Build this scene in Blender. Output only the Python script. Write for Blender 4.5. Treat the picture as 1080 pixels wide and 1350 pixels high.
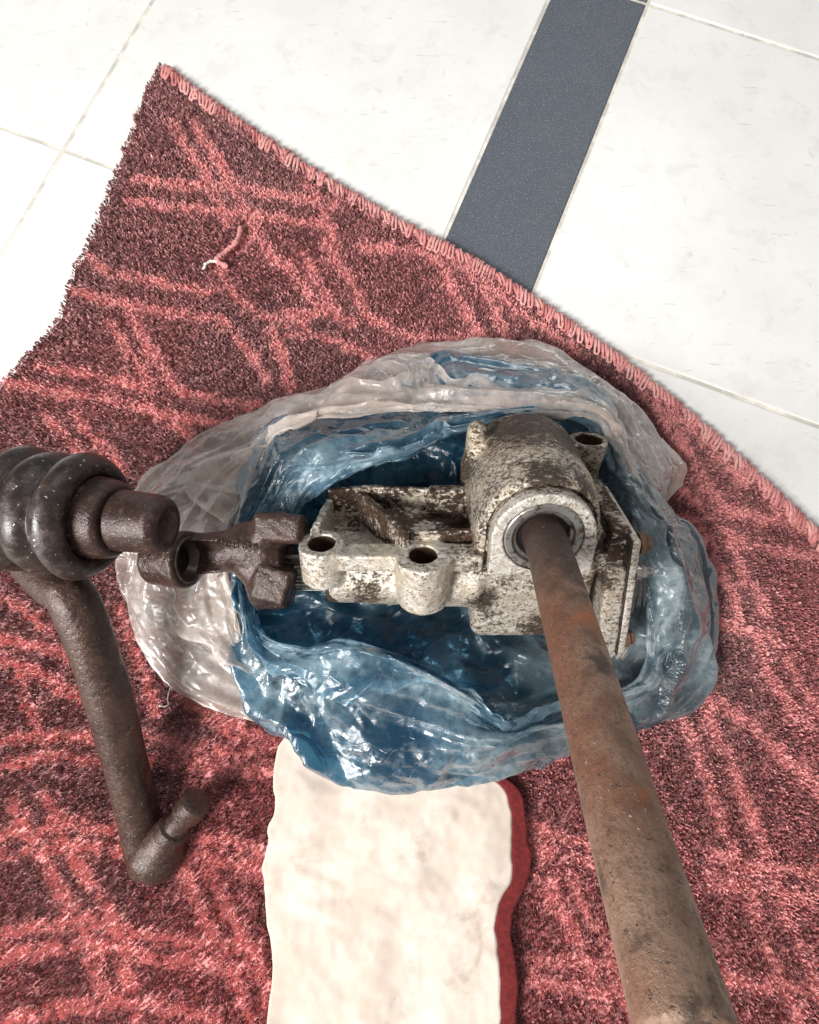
import bpy, math, random
import numpy as np
from mathutils import Vector, Matrix
from mathutils.geometry import delaunay_2d_cdt

# ------------------------------------------------------------------ clearing
for o in list(bpy.data.objects):
    bpy.data.objects.remove(o, do_unlink=True)
scene = bpy.context.scene
COL = scene.collection
rng = np.random.default_rng(7)
random.seed(7)
CM = 0.01                                   # all lengths below are written in centimetres

# ------------------------------------------------------------------ camera
FPX, ELEV, DIST = 700.0, math.radians(80), 54.0
CAM = np.array([0, -DIST * math.cos(ELEV), DIST * math.sin(ELEV)])
FW = np.array([0, math.cos(ELEV), -math.sin(ELEV)])
UP = np.array([0, math.sin(ELEV), math.cos(ELEV)])
RT = np.array([1.0, 0, 0])
cd = bpy.data.cameras.new('camera')
cam = bpy.data.objects.new('camera', cd)
COL.objects.link(cam)
cd.sensor_fit = 'HORIZONTAL'
cd.sensor_width = 36
cd.lens = 36 * FPX / 1080
cd.clip_start = 0.005
cd.clip_end = 50
M = Matrix(((RT[0], UP[0], -FW[0]), (RT[1], UP[1], -FW[1]), (RT[2], UP[2], -FW[2])))
cam.matrix_world = Matrix.Translation(Vector(CAM * CM)) @ M.to_4x4()
scene.camera = cam

# ------------------------------------------------------------------ world and lamps
world = bpy.data.worlds.new('World')
scene.world = world
world.use_nodes = True
wb = world.node_tree.nodes['Background']
wb.inputs[0].default_value = (0.98, 0.97, 0.96, 1)
wb.inputs[1].default_value = 0.28


def area_lamp(name, loc, target, size, size_y, power, color):
    ld = bpy.data.lights.new(name, 'AREA')
    ld.shape = 'RECTANGLE'
    ld.size, ld.size_y, ld.energy, ld.color = size * CM, size_y * CM, power, color
    lo = bpy.data.objects.new(name, ld)
    COL.objects.link(lo)
    lo.location = Vector(loc) * CM
    lo.rotation_euler = (Vector(target) - Vector(loc)).to_track_quat('-Z', 'Y').to_euler()
    return lo


area_lamp('doorway_light', (-120, -95, 150), (0, 0, 5), 62, 75, 76.0, (1.0, 0.985, 0.96))
area_lamp('window_light', (70, 150, 150), (0, 0, 5), 90, 60, 9.0, (0.95, 0.98, 1.0))

scene.view_settings.view_transform = 'Standard'
scene.view_settings.look = 'None'
scene.view_settings.gamma = 1
scene.view_settings.use_curve_mapping = False
scene.view_settings.exposure = 0.0
scene.render.engine = 'CYCLES'
scene.cycles.transparent_max_bounces = 14
scene.cycles.max_bounces = 5
scene.cycles.diffuse_bounces = 3
scene.cycles.glossy_bounces = 3

# ------------------------------------------------------------------ layout helpers


def ray(u, v):
    return FW + (u - 540) / FPX * RT - (v - 675) / FPX * UP


def at(u, v, z=0.0):
    """sight line to a point at height z above the floor"""
    r = ray(u, v)
    return CAM + r * ((z - CAM[2]) / r[2])


def dep(u, v, d):
    return CAM + ray(u, v) * d


def empty(name, loc_cm, rot=None):
    o = bpy.data.objects.new(name, None)
    o.empty_display_size = 0.02
    COL.objects.link(o)
    m = Matrix.Translation(Vector(loc_cm) * CM)
    if rot is not None:
        m = m @ Matrix([list(r) for r in rot]).to_4x4()
    o.matrix_world = m
    return o


def tag(o, label=None, cat=None, group=None, kind=None):
    if label: o['label'] = label
    if cat: o['category'] = cat
    if group: o['group'] = group
    if kind: o['kind'] = kind
    return o


def mesh_data(name, verts, faces, mat=None, smooth=True, normals=None):
    me = bpy.data.meshes.new(name)
    v = np.asarray(verts, dtype=np.float64) * CM
    if isinstance(faces, np.ndarray):
        nf, k = faces.shape
        me.vertices.add(len(v))
        me.vertices.foreach_set('co', v.ravel())
        me.loops.add(nf * k)
        me.loops.foreach_set('vertex_index', faces.astype(np.int32).ravel())
        me.polygons.add(nf)
        me.polygons.foreach_set('loop_start', np.arange(0, nf * k, k, dtype=np.int32))
        me.polygons.foreach_set('loop_total', np.full(nf, k, dtype=np.int32))
        me.update(calc_edges=True)
        me.validate()
    else:
        me.from_pydata([tuple(p) for p in v], [], faces)
        me.update()
    if mat: me.materials.append(mat)
    if smooth:
        me.polygons.foreach_set('use_smooth', np.ones(len(me.polygons), dtype=bool))
    if normals is not None and len(normals) == len(me.vertices):
        me.normals_split_custom_set_from_vertices([tuple(n) for n in normals])
    return me


def obj(name, me, parent=None):
    o = bpy.data.objects.new(name, me)
    COL.objects.link(o)
    if parent is not None:
        o.parent = parent
    return o


def catmull(pts, n, closed=False):
    """n samples of a Catmull-Rom curve through pts, even in arc length"""
    p = np.asarray(pts, float)
    if closed:
        q = np.vstack([p[-1:], p, p[:2]])
        segs = len(p)
    else:
        q = np.vstack([2 * p[0] - p[1], p, 2 * p[-1] - p[-2]])
        segs = len(p) - 1
    t = np.linspace(0, 1, 16, endpoint=False)[:, None]
    out = []
    for i in range(segs):
        a, b, c, d = q[i], q[i + 1], q[i + 2], q[i + 3]
        out.append(0.5 * ((2 * b) + (-a + c) * t + (2 * a - 5 * b + 4 * c - d) * t ** 2 + (-a + 3 * b - 3 * c + d) * t ** 3))
    out = np.vstack(out + ([out[0][:1]] if closed else [q[-2][None]]))
    L = np.concatenate([[0], np.cumsum(np.linalg.norm(np.diff(out, axis=0), axis=1))])
    s = np.linspace(0, L[-1], n + 1 if closed else n)
    r = np.stack([np.interp(s, L, out[:, k]) for k in range(out.shape[1])], 1)
    return r[:-1] if closed else r


def tube(path, radius, sides=8, caps=True, up=(0.3, 0.2, 1)):
    path = np.asarray(path, float)
    n = len(path)
    rad = np.broadcast_to(np.asarray(radius, float), (n,))
    T = np.gradient(path, axis=0)
    T /= np.linalg.norm(T, axis=1)[:, None] + 1e-9
    nrm = np.cross(T[0], up)
    nrm /= np.linalg.norm(nrm)
    vs = []
    for i in range(n):
        nrm = nrm - T[i] * (nrm @ T[i])
        nrm /= np.linalg.norm(nrm) + 1e-9
        b = np.cross(T[i], nrm)
        for k in range(sides):
            a = 2 * math.pi * k / sides
            vs.append(path[i] + rad[i] * (math.cos(a) * nrm + math.sin(a) * b))
    fs = []
    for i in range(n - 1):
        for k in range(sides):
            k2 = (k + 1) % sides
            fs.append((i * sides + k, i * sides + k2, (i + 1) * sides + k2, (i + 1) * sides + k))
    if caps:
        fs.append(tuple(range(sides))[::-1])
        fs.append(tuple((n - 1) * sides + k for k in range(sides)))
    return np.array(vs), fs


def lathe(profile, origin, axis, segs=64, wob=0.0):
    """profile: (s along the axis, r)"""
    axis = np.asarray(axis, float)
    axis = axis / np.linalg.norm(axis)
    e1 = np.cross(axis, (0.1, 1, 0.2))
    e1 /= np.linalg.norm(e1)
    e2 = np.cross(axis, e1)
    vs, fs = [], []
    n = len(profile)
    for i, (s, r) in enumerate(profile):
        for k in range(segs):
            a = 2 * math.pi * k / segs
            rr = r * (1 + wob * (math.sin(3 * a + i * .3) + math.sin(5 * a + 1 + i * .2)))
            vs.append(np.asarray(origin) + axis * s + rr * (math.cos(a) * e1 + math.sin(a) * e2))
    for i in range(n - 1):
        for k in range(segs):
            k2 = (k + 1) % segs
            fs.append((i * segs + k, i * segs + k2, (i + 1) * segs + k2, (i + 1) * segs + k))
    return np.array(vs), fs


def soft_profile(pts, rad=0.12, n=4):
    """round the corners of a lathe profile"""
    p = [np.array(q, float) for q in pts]
    out = [p[0]]
    for i in range(1, len(p) - 1):
        a, b = p[i - 1] - p[i], p[i + 1] - p[i]
        la, lb = np.linalg.norm(a), np.linalg.norm(b)
        r = min(rad, la * .45, lb * .45)
        A, B = p[i] + a / la * r, p[i] + b / lb * r
        for t in np.linspace(0, 1, n):
            out.append((1 - t) ** 2 * A + 2 * t * (1 - t) * p[i] + t * t * B)
    out.append(p[-1])
    return [tuple(q) for q in out]


# value noise on arrays of points (any dimension 2 or 3)
def _hash(i, seed):
    h = (i.astype(np.int64) * 374761393 + seed * 668265263) & 0xffffffff
    h = ((h ^ (h >> 13)) * 1274126177) & 0xffffffff
    return ((h ^ (h >> 16)) & 0xffff) / 65535.0


def vnoise(p, seed=0):
    p = np.asarray(p, float)
    i0 = np.floor(p).astype(np.int64)
    f = p - i0
    f = f * f * f * (f * (f * 6 - 15) + 10)
    D = p.shape[-1]
    tot = 0
    for c in range(1 << D):
        w, key = 1.0, 0
        for d in range(D):
            bit = (c >> d) & 1
            w = w * (f[..., d] if bit else 1 - f[..., d])
            key = key + (i0[..., d] + bit) * (1, 57131, 913711)[d]
        tot = tot + w * _hash(key, seed)
    return tot * 2 - 1


def crease_net(w, h, la, lb, shear, seed, wrap=True):
    """irregular triangles (mean size la x lb) over a w x h sheet with a random height at each corner"""
    r = np.random.default_rng(seed)
    n = max(6, int(1.3 * w * (h + 4 * lb) / (la * lb)))
    a, b, z = r.random(n) * w, r.random(n) * (h + 4 * lb) - 2 * lb, r.random(n) * 2 - 1
    if wrap:
        m0, m1 = a < w * .3, a > w * .7
        a, b, z = np.concatenate([a, a[m0] + w, a[m1] - w]), np.concatenate([b, b[m0], b[m1]]), np.concatenate([z, z[m0], z[m1]])
    co = [Vector((float((x + shear * y) / la), float(y / lb))) for x, y in zip(a, b)]
    res = delaunay_2d_cdt(co, [], [], 0, 1e-6)
    orig = [o[0] if o else 0 for o in res[3]]
    tri = np.array([[orig[k] for k in f] for f in res[2]])
    return np.stack([a, b], 1), z, tri


def creases_grid(A, B, net):
    """net heights on a regular grid: columns at A, rows at B (both rising)"""
    p, z, tri = net
    out = np.zeros((len(B), len(A)))
    for t in tri:
        q = p[t]
        i0, i1 = np.searchsorted(A, q[:, 0].min()), np.searchsorted(A, q[:, 0].max(), 'right')
        j0, j1 = np.searchsorted(B, q[:, 1].min()), np.searchsorted(B, q[:, 1].max(), 'right')
        if i0 >= i1 or j0 >= j1: continue
        x, y = A[None, i0:i1], B[j0:j1, None]
        d = (q[1, 0] - q[0, 0]) * (q[2, 1] - q[0, 1]) - (q[2, 0] - q[0, 0]) * (q[1, 1] - q[0, 1])
        if abs(d) < 1e-9: continue
        l1 = ((x - q[0, 0]) * (q[2, 1] - q[0, 1]) - (q[2, 0] - q[0, 0]) * (y - q[0, 1])) / d
        l2 = ((q[1, 0] - q[0, 0]) * (y - q[0, 1]) - (x - q[0, 0]) * (q[1, 1] - q[0, 1])) / d
        m = (l1 >= -1e-6) & (l2 >= -1e-6) & (l1 + l2 <= 1 + 1e-6)
        v = z[t[0]] + l1 * (z[t[1]] - z[t[0]]) + l2 * (z[t[2]] - z[t[0]])
        sub = out[j0:j1, i0:i1]
        sub[m] = v[m]
    return out


def creases_points(X, Y, l_, shear, seed, res=.16):
    """crease heights at scattered points: drawn on a fine grid first, then looked up"""
    x0_, y0_ = X.min() - .5, Y.min() - .5
    A, B = np.arange(0, X.max() - x0_ + 1, res), np.arange(0, Y.max() - y0_ + 1, res)
    H = creases_grid(A, B, crease_net(A[-1], B[-1], l_, l_ * .7, shear, seed, False))
    fx, fy = (X - x0_) / res, (Y - y0_) / res
    i, j = np.clip(fx.astype(int), 0, len(A) - 2), np.clip(fy.astype(int), 0, len(B) - 2)
    fx, fy = fx - i, fy - j
    return (H[j, i] * (1 - fx) + H[j, i + 1] * fx) * (1 - fy) + (H[j + 1, i] * (1 - fx) + H[j + 1, i + 1] * fx) * fy


# ------------------------------------------------------------------ implicit solids -> mesh (surface nets)
def smin(a, b, k):
    h = np.clip(0.5 + 0.5 * (b - a) / k, 0, 1)
    return b + (a - b) * h - k * h * (1 - h)


def smax(a, b, k):
    return -smin(-a, -b, k)


def sd_box(p, lo, hi, r=0.2):
    lo, hi = np.asarray(lo, np.float32), np.asarray(hi, np.float32)
    q = np.abs(p - (lo + hi) / 2) - (hi - lo) / 2 + np.float32(r)
    return np.sqrt((np.maximum(q, 0) ** 2).sum(-1)) + np.minimum(q.max(-1), 0) - r


def sd_obox(p, c, ax, half, r=0.2):
    """oriented box; ax: 3 unit rows"""
    d = (p - np.asarray(c, np.float32)) @ np.asarray(ax, np.float32).T
    q = np.abs(d) - np.asarray(half, np.float32) + np.float32(r)
    return np.sqrt((np.maximum(q, 0) ** 2).sum(-1)) + np.minimum(q.max(-1), 0) - r


def sd_wall(p, a, b, thick, z0, z1, r=0.12):
    a, b = np.array(a, float), np.array(b, float)
    d = b - a
    L = np.linalg.norm(d)
    d /= L
    return sd_obox(p, ((a[0] + b[0]) / 2, (a[1] + b[1]) / 2, (z0 + z1) / 2),
                   ((d[0], d[1], 0), (-d[1], d[0], 0), (0, 0, 1)), (L / 2, thick / 2, (z1 - z0) / 2), r)


def sd_cone(p, a, b, ra, rb, r=0.15):
    """capped cone between a and b"""
    a, b = np.asarray(a, np.float32), np.asarray(b, np.float32)
    ab = b - a
    L = float(np.linalg.norm(ab))
    u = ab / L
    t = (p - a) @ u
    perp = (p - a) - t[..., None] * u
    rad = np.sqrt((perp ** 2).sum(-1))
    R = ra + (rb - ra) * np.clip(t / L, 0, 1)
    q0 = (rad - R) * (L / math.hypot(L, rb - ra)) + r
    q1 = np.abs(t - L / 2) - L / 2 + r
    return np.sqrt(np.maximum(q0, 0) ** 2 + np.maximum(q1, 0) ** 2) + np.minimum(np.maximum(q0, q1), 0) - r


def sd_capsule(p, a, b, ra, rb):
    a, b = np.asarray(a, np.float32), np.asarray(b, np.float32)
    ab = b - a
    t = np.clip(((p - a) @ ab) / float(ab @ ab), 0, 1)
    return np.sqrt((((p - a) - t[..., None] * ab) ** 2).sum(-1)) - (ra + (rb - ra) * t)


def surface_net(fun, lo, hi, h):
    lo = np.asarray(lo, np.float32)
    n = np.ceil((np.asarray(hi) - lo) / h).astype(int) + 1
    vals = np.empty(n, np.float32)
    ys, zs = lo[1] + h * np.arange(n[1]), lo[2] + h * np.arange(n[2])
    for x0 in range(0, n[0], 32):
        xs = lo[0] + h * np.arange(x0, min(x0 + 32, n[0]))
        P = np.stack(np.meshgrid(xs, ys, zs, indexing='ij'), -1).astype(np.float32)
        vals[x0:x0 + len(xs)] = fun(P)
    s = vals < 0
    cs = sum(s[i:n[0] - 1 + i, j:n[1] - 1 + j, k:n[2] - 1 + k].astype(np.int8) for i in (0, 1) for j in (0, 1) for k in (0, 1))
    act = (cs > 0) & (cs < 8)
    cells = np.argwhere(act)
    idx = np.full(act.shape, -1, np.int64)
    idx[act] = np.arange(len(cells))
    acc = np.zeros((len(cells), 3))
    cnt = np.zeros(len(cells))
    for c in range(8):
        a = np.array([(c >> d) & 1 for d in range(3)])
        for d in range(3):
            if a[d]: continue
            b = a.copy()
            b[d] = 1
            ca, cb = cells + a, cells + b
            va, vb = vals[ca[:, 0], ca[:, 1], ca[:, 2]], vals[cb[:, 0], cb[:, 1], cb[:, 2]]
            m = (va < 0) != (vb < 0)
            t = va[m] / (va[m] - vb[m])
            q = np.repeat(a[None].astype(float), m.sum(), 0)
            q[:, d] += t
            acc[m] += q
            cnt[m] += 1
    verts = lo + h * (cells + acc / cnt[:, None])
    quads = []
    for d in range(3):
        e1, e2 = (d + 1) % 3, (d + 2) % 3
        sl0 = [slice(None)] * 3
        sl1 = [slice(None)] * 3
        sl0[d], sl1[d] = slice(0, -1), slice(1, None)
        ch = s[tuple(sl0)] != s[tuple(sl1)]
        e = np.argwhere(ch)
        ok = (e[:, e1] > 0) & (e[:, e2] > 0) & (e[:, e1] < n[e1] - 1) & (e[:, e2] < n[e2] - 1)
        e = e[ok]
        ins = s[e[:, 0], e[:, 1], e[:, 2]]
        def cid(o1, o2):
            c = e.copy()
            c[:, e1] -= o1
            c[:, e2] -= o2
            return idx[c[:, 0], c[:, 1], c[:, 2]]
        q = np.stack([cid(1, 1), cid(0, 1), cid(0, 0), cid(1, 0)], 1)
        q[~ins] = q[~ins][:, ::-1]
        quads.append(q)
    return verts, np.vstack(quads)


def grad_normals(fun, v, eps=0.08):
    g = np.zeros_like(v)
    for d in range(3):
        e = np.zeros(3)
        e[d] = eps
        g[:, d] = fun((v + e).astype(np.float32)) - fun((v - e).astype(np.float32))
    return g / (np.linalg.norm(g, axis=1)[:, None] + 1e-9)


def implicit_parts(fun, lo, hi, h, names, dists, mats, parent):
    """mesh a blended solid, then cut it into its parts; normals stay continuous"""
    v, q = surface_net(fun, lo, hi, h)
    nr = grad_normals(fun, v)
    fc = v[q].mean(1).astype(np.float32)
    lab = np.argmin(np.stack(dists(fc), 0), 0)
    out = []
    for i, nm in enumerate(names):
        f = q[lab == i]
        if len(f) == 0: continue
        used, inv = np.unique(f, return_inverse=True)
        out.append(obj(nm, mesh_data(nm, v[used], inv.reshape(f.shape), mats[i] if isinstance(mats, list) else mats,
                                     normals=nr[used]), parent))
    return out


# ------------------------------------------------------------------ material helpers
class NT:
    def __init__(self, name):
        self.m = bpy.data.materials.new(name)
        self.m.use_nodes = True
        self.t = self.m.node_tree
        self.t.nodes.clear()
        self.out = self.n('ShaderNodeOutputMaterial')
        self.tc = self.n('ShaderNodeTexCoord')

    def n(self, kind, **kw):
        nd = self.t.nodes.new(kind)
        for k, v in kw.items(): setattr(nd, k, v)
        return nd

    def link(self, a, b):
        self.t.links.new(a, b)

    def put(self, sock, val):
        if hasattr(val, 'is_linked') or isinstance(val, bpy.types.NodeSocket): self.link(val, sock)
        elif isinstance(val, (tuple, list)) and sock.type == 'RGBA': sock.default_value = tuple(val) + ((1,) if len(val) == 3 else ())
        else: sock.default_value = val

    def noise(self, scale, detail=4, rough=0.55, dist=0.0, vec=None, lac=2.0):
        nd = self.n('ShaderNodeTexNoise')
        self.link(vec or self.tc.outputs['Object'], nd.inputs['Vector'])
        nd.inputs['Scale'].default_value = scale
        nd.inputs['Detail'].default_value = detail
        nd.inputs['Roughness'].default_value = rough
        nd.inputs['Distortion'].default_value = dist
        return nd.outputs['Fac']

    def voronoi(self, scale, feature='F1', vec=None, metric='EUCLIDEAN'):
        nd = self.n('ShaderNodeTexVoronoi', feature=feature)
        if feature == 'F1': nd.distance = metric
        self.link(vec or self.tc.outputs['Object'], nd.inputs['Vector'])
        nd.inputs['Scale'].default_value = scale
        return nd.outputs['Distance']

    def step(self, val, a, b, lo=0.0, hi=1.0):
        nd = self.n('ShaderNodeMapRange', interpolation_type='SMOOTHSTEP')
        self.put(nd.inputs['Value'], val)
        nd.inputs['From Min'].default_value, nd.inputs['From Max'].default_value = a, b
        nd.inputs['To Min'].default_value, nd.inputs['To Max'].default_value = lo, hi
        return nd.outputs['Result']

    def math(self, op, a, b=0.0):
        nd = self.n('ShaderNodeMath', operation=op)
        self.put(nd.inputs[0], a)
        self.put(nd.inputs[1], b)
        return nd.outputs[0]

    def mix(self, fac, a, b, blend='MIX'):
        nd = self.n('ShaderNodeMix', data_type='RGBA', blend_type=blend)
        self.put(nd.inputs[0], fac)
        self.put(nd.inputs[6], a)
        self.put(nd.inputs[7], b)
        return nd.outputs[2]

    def axis(self, k):
        nd = self.n('ShaderNodeSeparateXYZ')
        self.link(self.tc.outputs['Object'], nd.inputs[0])
        return nd.outputs[k]

    def mapped(self, scale=(1, 1, 1), rot=(0, 0, 0)):
        nd = self.n('ShaderNodeMapping')
        self.link(self.tc.outputs['Object'], nd.inputs[0])
        nd.inputs['Scale'].default_value = scale
        nd.inputs['Rotation'].default_value = rot
        return nd.outputs[0]

    def bump(self, height, strength=0.3, dist=0.001, normal=None):
        nd = self.n('ShaderNodeBump')
        nd.inputs['Strength'].default_value = strength
        nd.inputs['Distance'].default_value = dist
        self.link(height, nd.inputs['Height'])
        if normal: self.link(normal, nd.inputs['Normal'])
        return nd.outputs[0]

    def bsdf(self, color, rough=0.5, metal=0.0, normal=None, spec=0.5, coat=0.0, coat_rough=0.1, sheen=0.0):
        b = self.n('ShaderNodeBsdfPrincipled')
        self.put(b.inputs['Base Color'], color)
        self.put(b.inputs['Roughness'], rough)
        self.put(b.inputs['Metallic'], metal)
        b.inputs['Specular IOR Level'].default_value = spec
        b.inputs['Coat Weight'].default_value = coat
        b.inputs['Coat Roughness'].default_value = coat_rough
        b.inputs['Sheen Weight'].default_value = sheen
        if normal: self.link(normal, b.inputs['Normal'])
        return b.outputs[0]

    def done(self, shader):
        self.link(shader, self.out.inputs['Surface'])
        return self.m


def cast_material(name, grime=0.0, tint=(0.58, 0.51, 0.41), oil=0.0, rusty=0.0, pool=False):
    t = NT(name)
    st = t.mapped((1.0, 2.1, 1.7), (.25, 0, .12))                       # grime has been wiped along
    big, mid, fine, tiny = t.noise(42, 5, .62, .1), t.noise(190, 7, .70, .15, vec=st), t.noise(520, 5, .7, .1), t.noise(1500, 3, .6)
    c = t.mix(t.step(big, .36, .62), tint, (0.80, 0.76, 0.70))
    c = t.mix(t.math('MULTIPLY', t.step(mid, .47, .66), .45), c, (0.40, 0.31, 0.22))
    rust = t.noise(85, 6, .72, .3)
    c = t.mix(t.math('MULTIPLY', t.step(rust, .60 - rusty, .70 - rusty), .6), c, (0.31, 0.15, 0.06))
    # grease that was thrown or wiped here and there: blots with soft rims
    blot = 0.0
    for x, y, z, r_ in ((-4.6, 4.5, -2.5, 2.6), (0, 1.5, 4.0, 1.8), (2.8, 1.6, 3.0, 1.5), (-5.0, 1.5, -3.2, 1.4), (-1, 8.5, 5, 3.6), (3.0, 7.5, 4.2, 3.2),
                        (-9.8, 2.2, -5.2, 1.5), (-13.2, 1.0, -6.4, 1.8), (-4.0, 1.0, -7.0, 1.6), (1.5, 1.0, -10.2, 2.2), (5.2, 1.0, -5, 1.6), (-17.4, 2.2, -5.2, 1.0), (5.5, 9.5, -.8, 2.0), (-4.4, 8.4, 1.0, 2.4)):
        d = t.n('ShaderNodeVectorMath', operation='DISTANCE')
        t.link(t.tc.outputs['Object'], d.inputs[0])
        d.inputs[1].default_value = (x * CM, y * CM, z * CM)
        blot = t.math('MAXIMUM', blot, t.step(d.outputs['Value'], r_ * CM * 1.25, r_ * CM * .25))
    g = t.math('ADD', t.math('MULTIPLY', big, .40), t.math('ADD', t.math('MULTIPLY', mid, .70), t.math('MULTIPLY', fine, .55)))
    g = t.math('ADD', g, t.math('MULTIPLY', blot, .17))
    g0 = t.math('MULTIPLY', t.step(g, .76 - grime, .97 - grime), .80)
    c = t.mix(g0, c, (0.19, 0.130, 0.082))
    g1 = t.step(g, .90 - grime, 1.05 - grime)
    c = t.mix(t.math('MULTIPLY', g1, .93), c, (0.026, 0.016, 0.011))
    sp = t.step(fine, .62, .67)
    c = t.mix(t.math('MULTIPLY', sp, .65), c, (0.07, 0.05, 0.035))
    if oil:
        o = t.math('ADD', t.math('MULTIPLY', t.noise(42, 4, .6, .2), .5), t.math('MULTIPLY', mid, .5))
        if pool: o = t.math('ADD', o, t.step(t.axis(1), .035, .060, -.06, .12))      # old oil has pooled at the back
        c = t.mix(t.math('MULTIPLY', t.step(o, .56 - oil, .64 - oil), .93), c, t.mix(t.step(fine, .42, .6), (0.030, 0.015, 0.009), (0.105, 0.055, 0.030)))
    rough = t.step(mid, .3, .7, .26, .52)
    h = t.math('ADD', t.math('MULTIPLY', mid, .9), t.math('ADD', t.math('MULTIPLY', fine, .6), t.math('MULTIPLY', tiny, .15)))
    h = t.math('ADD', h, t.math('MULTIPLY', g1, .6))
    nm = t.bump(h, .8, .0013)
    return t.done(t.bsdf(c, rough, t.math('MULTIPLY', t.math('SUBTRACT', 1.0, g1), .48), nm, .32))


def iron_material(name, base=(0.034, 0.017, 0.013), rough=0.32, spec_amt=.6):
    t = NT(name)
    a, b, f = t.noise(45, 5, .6, .3), t.noise(240, 5, .65), t.noise(800, 3, .6)
    c = t.mix(t.step(a, .35, .65), base, tuple(x * 1.75 for x in base))
    c = t.mix(t.math('MULTIPLY', t.step(b, .52, .7), .6), c, (0.140, 0.080, 0.060))
    c = t.mix(t.step(t.noise(520, 2, .5), .70, .74), c, (0.42, 0.37, 0.34))
    c = t.mix(t.step(t.noise(150, 4, .6), .66, .72), c, (0.018, 0.012, 0.010))
    h = t.math('ADD', b, t.math('MULTIPLY', f, .35))
    return t.done(t.bsdf(c, t.step(b, .3, .7, rough - .1, rough + .14), .2, t.bump(h, .8, .0011), spec_amt))


def rubber_material():
    t = NT('rubber')
    a, b, d = t.noise(60, 5, .62), t.noise(500, 4, .65), t.noise(120, 6, .7)
    c = t.mix(t.step(a, .35, .7), (0.022, 0.014, 0.012), (0.055, 0.036, 0.031))
    c = t.mix(t.math('MULTIPLY', t.step(d, .50, .68), .55), c, (0.15, 0.11, 0.095))
    c = t.mix(t.step(t.noise(300, 2, .5), .70, .74), c, (0.62, 0.57, 0.54))
    return t.done(t.bsdf(c, t.step(d, .35, .65, .24, .50), 0, t.bump(t.math('ADD', b, d), .35, .0008), .5))


def rod_material():
    t = NT('rusty_tube')
    lng = t.mapped((3.2, 1, 3.2))                                        # wear runs along the tube
    a, b, f = t.noise(14, 5, .6, .1), t.noise(60, 7, .68, .1), t.noise(420, 5, .68)
    sc = t.noise(150, 5, .65, .0, vec=lng)
    c = t.mix(t.step(a, .38, .62), (0.205, 0.090, 0.055), (0.30, 0.195, 0.138))
    c = t.mix(t.math('MULTIPLY', t.step(b, .42, .66), .55), c, (0.13, 0.070, 0.048))
    c = t.mix(t.math('MULTIPLY', t.step(f, .48, .64), .40), c, (0.075, 0.045, 0.033))
    c = t.mix(t.math('MULTIPLY', t.step(sc, .60, .72), .35), c, (0.40, 0.30, 0.23))
    dk = t.math('ADD', t.math('MULTIPLY', t.noise(26, 5, .6, .1), .7), t.math('MULTIPLY', b, .3))
    c = t.mix(t.math('MULTIPLY', t.step(dk, .555, .64), .80), c, (0.055, 0.040, 0.034))
    orr = t.math('ADD', t.math('MULTIPLY', t.noise(34, 3, .5), .75), t.math('MULTIPLY', f, .25))
    c = t.mix(t.math('MULTIPLY', t.step(orr, .575, .67), .80), c, (0.42, 0.14, 0.045))
    # oil soaked up from the seal: the first few centimetres are stained
    y = t.math('ADD', t.axis(1), t.math('MULTIPLY', t.math('SUBTRACT', b, .5), .06))
    c = t.mix(t.step(y, -.090, -.030, 0, .90), c, (0.045, 0.029, 0.024))
    c = t.mix(t.step(t.noise(600, 2, .5), .71, .74), c, (0.55, 0.46, 0.40))
    pit = t.step(t.noise(300, 4, .7), .60, .68)
    c = t.mix(t.math('MULTIPLY', pit, .7), c, (0.040, 0.024, 0.018))
    h = t.math('ADD', b, t.math('ADD', t.math('MULTIPLY', f, .9), t.math('MULTIPLY', sc, .25)))
    h = t.math('SUBTRACT', h, t.math('MULTIPLY', pit, .5))
    return t.done(t.bsdf(c, t.step(b, .3, .7, .36, .58), .25, t.bump(h, .8, .0010), .4))


def steel_material(name, col=(0.42, 0.40, 0.37), rough=.3):
    t = NT(name)
    a, f = t.noise(180, 5, .6), t.noise(60, 4, .6)
    c = t.mix(t.step(a, .5, .68), col, (0.09, 0.06, 0.045))
    c = t.mix(t.step(f, .58, .7), c, (0.16, 0.10, 0.06))
    return t.done(t.bsdf(c, rough, .8, t.bump(a, .3, .0006), .5))


def plain(name, col, rough=.6, metal=0.0, bump=0.2, scale=200):
    t = NT(name)
    a = t.noise(scale, 4, .6)
    c = t.mix(t.step(a, .35, .7), tuple(x * .75 for x in col), tuple(min(1, x * 1.2) for x in col))
    return t.done(t.bsdf(c, rough, metal, t.bump(a, bump, .0006), .4))


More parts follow.
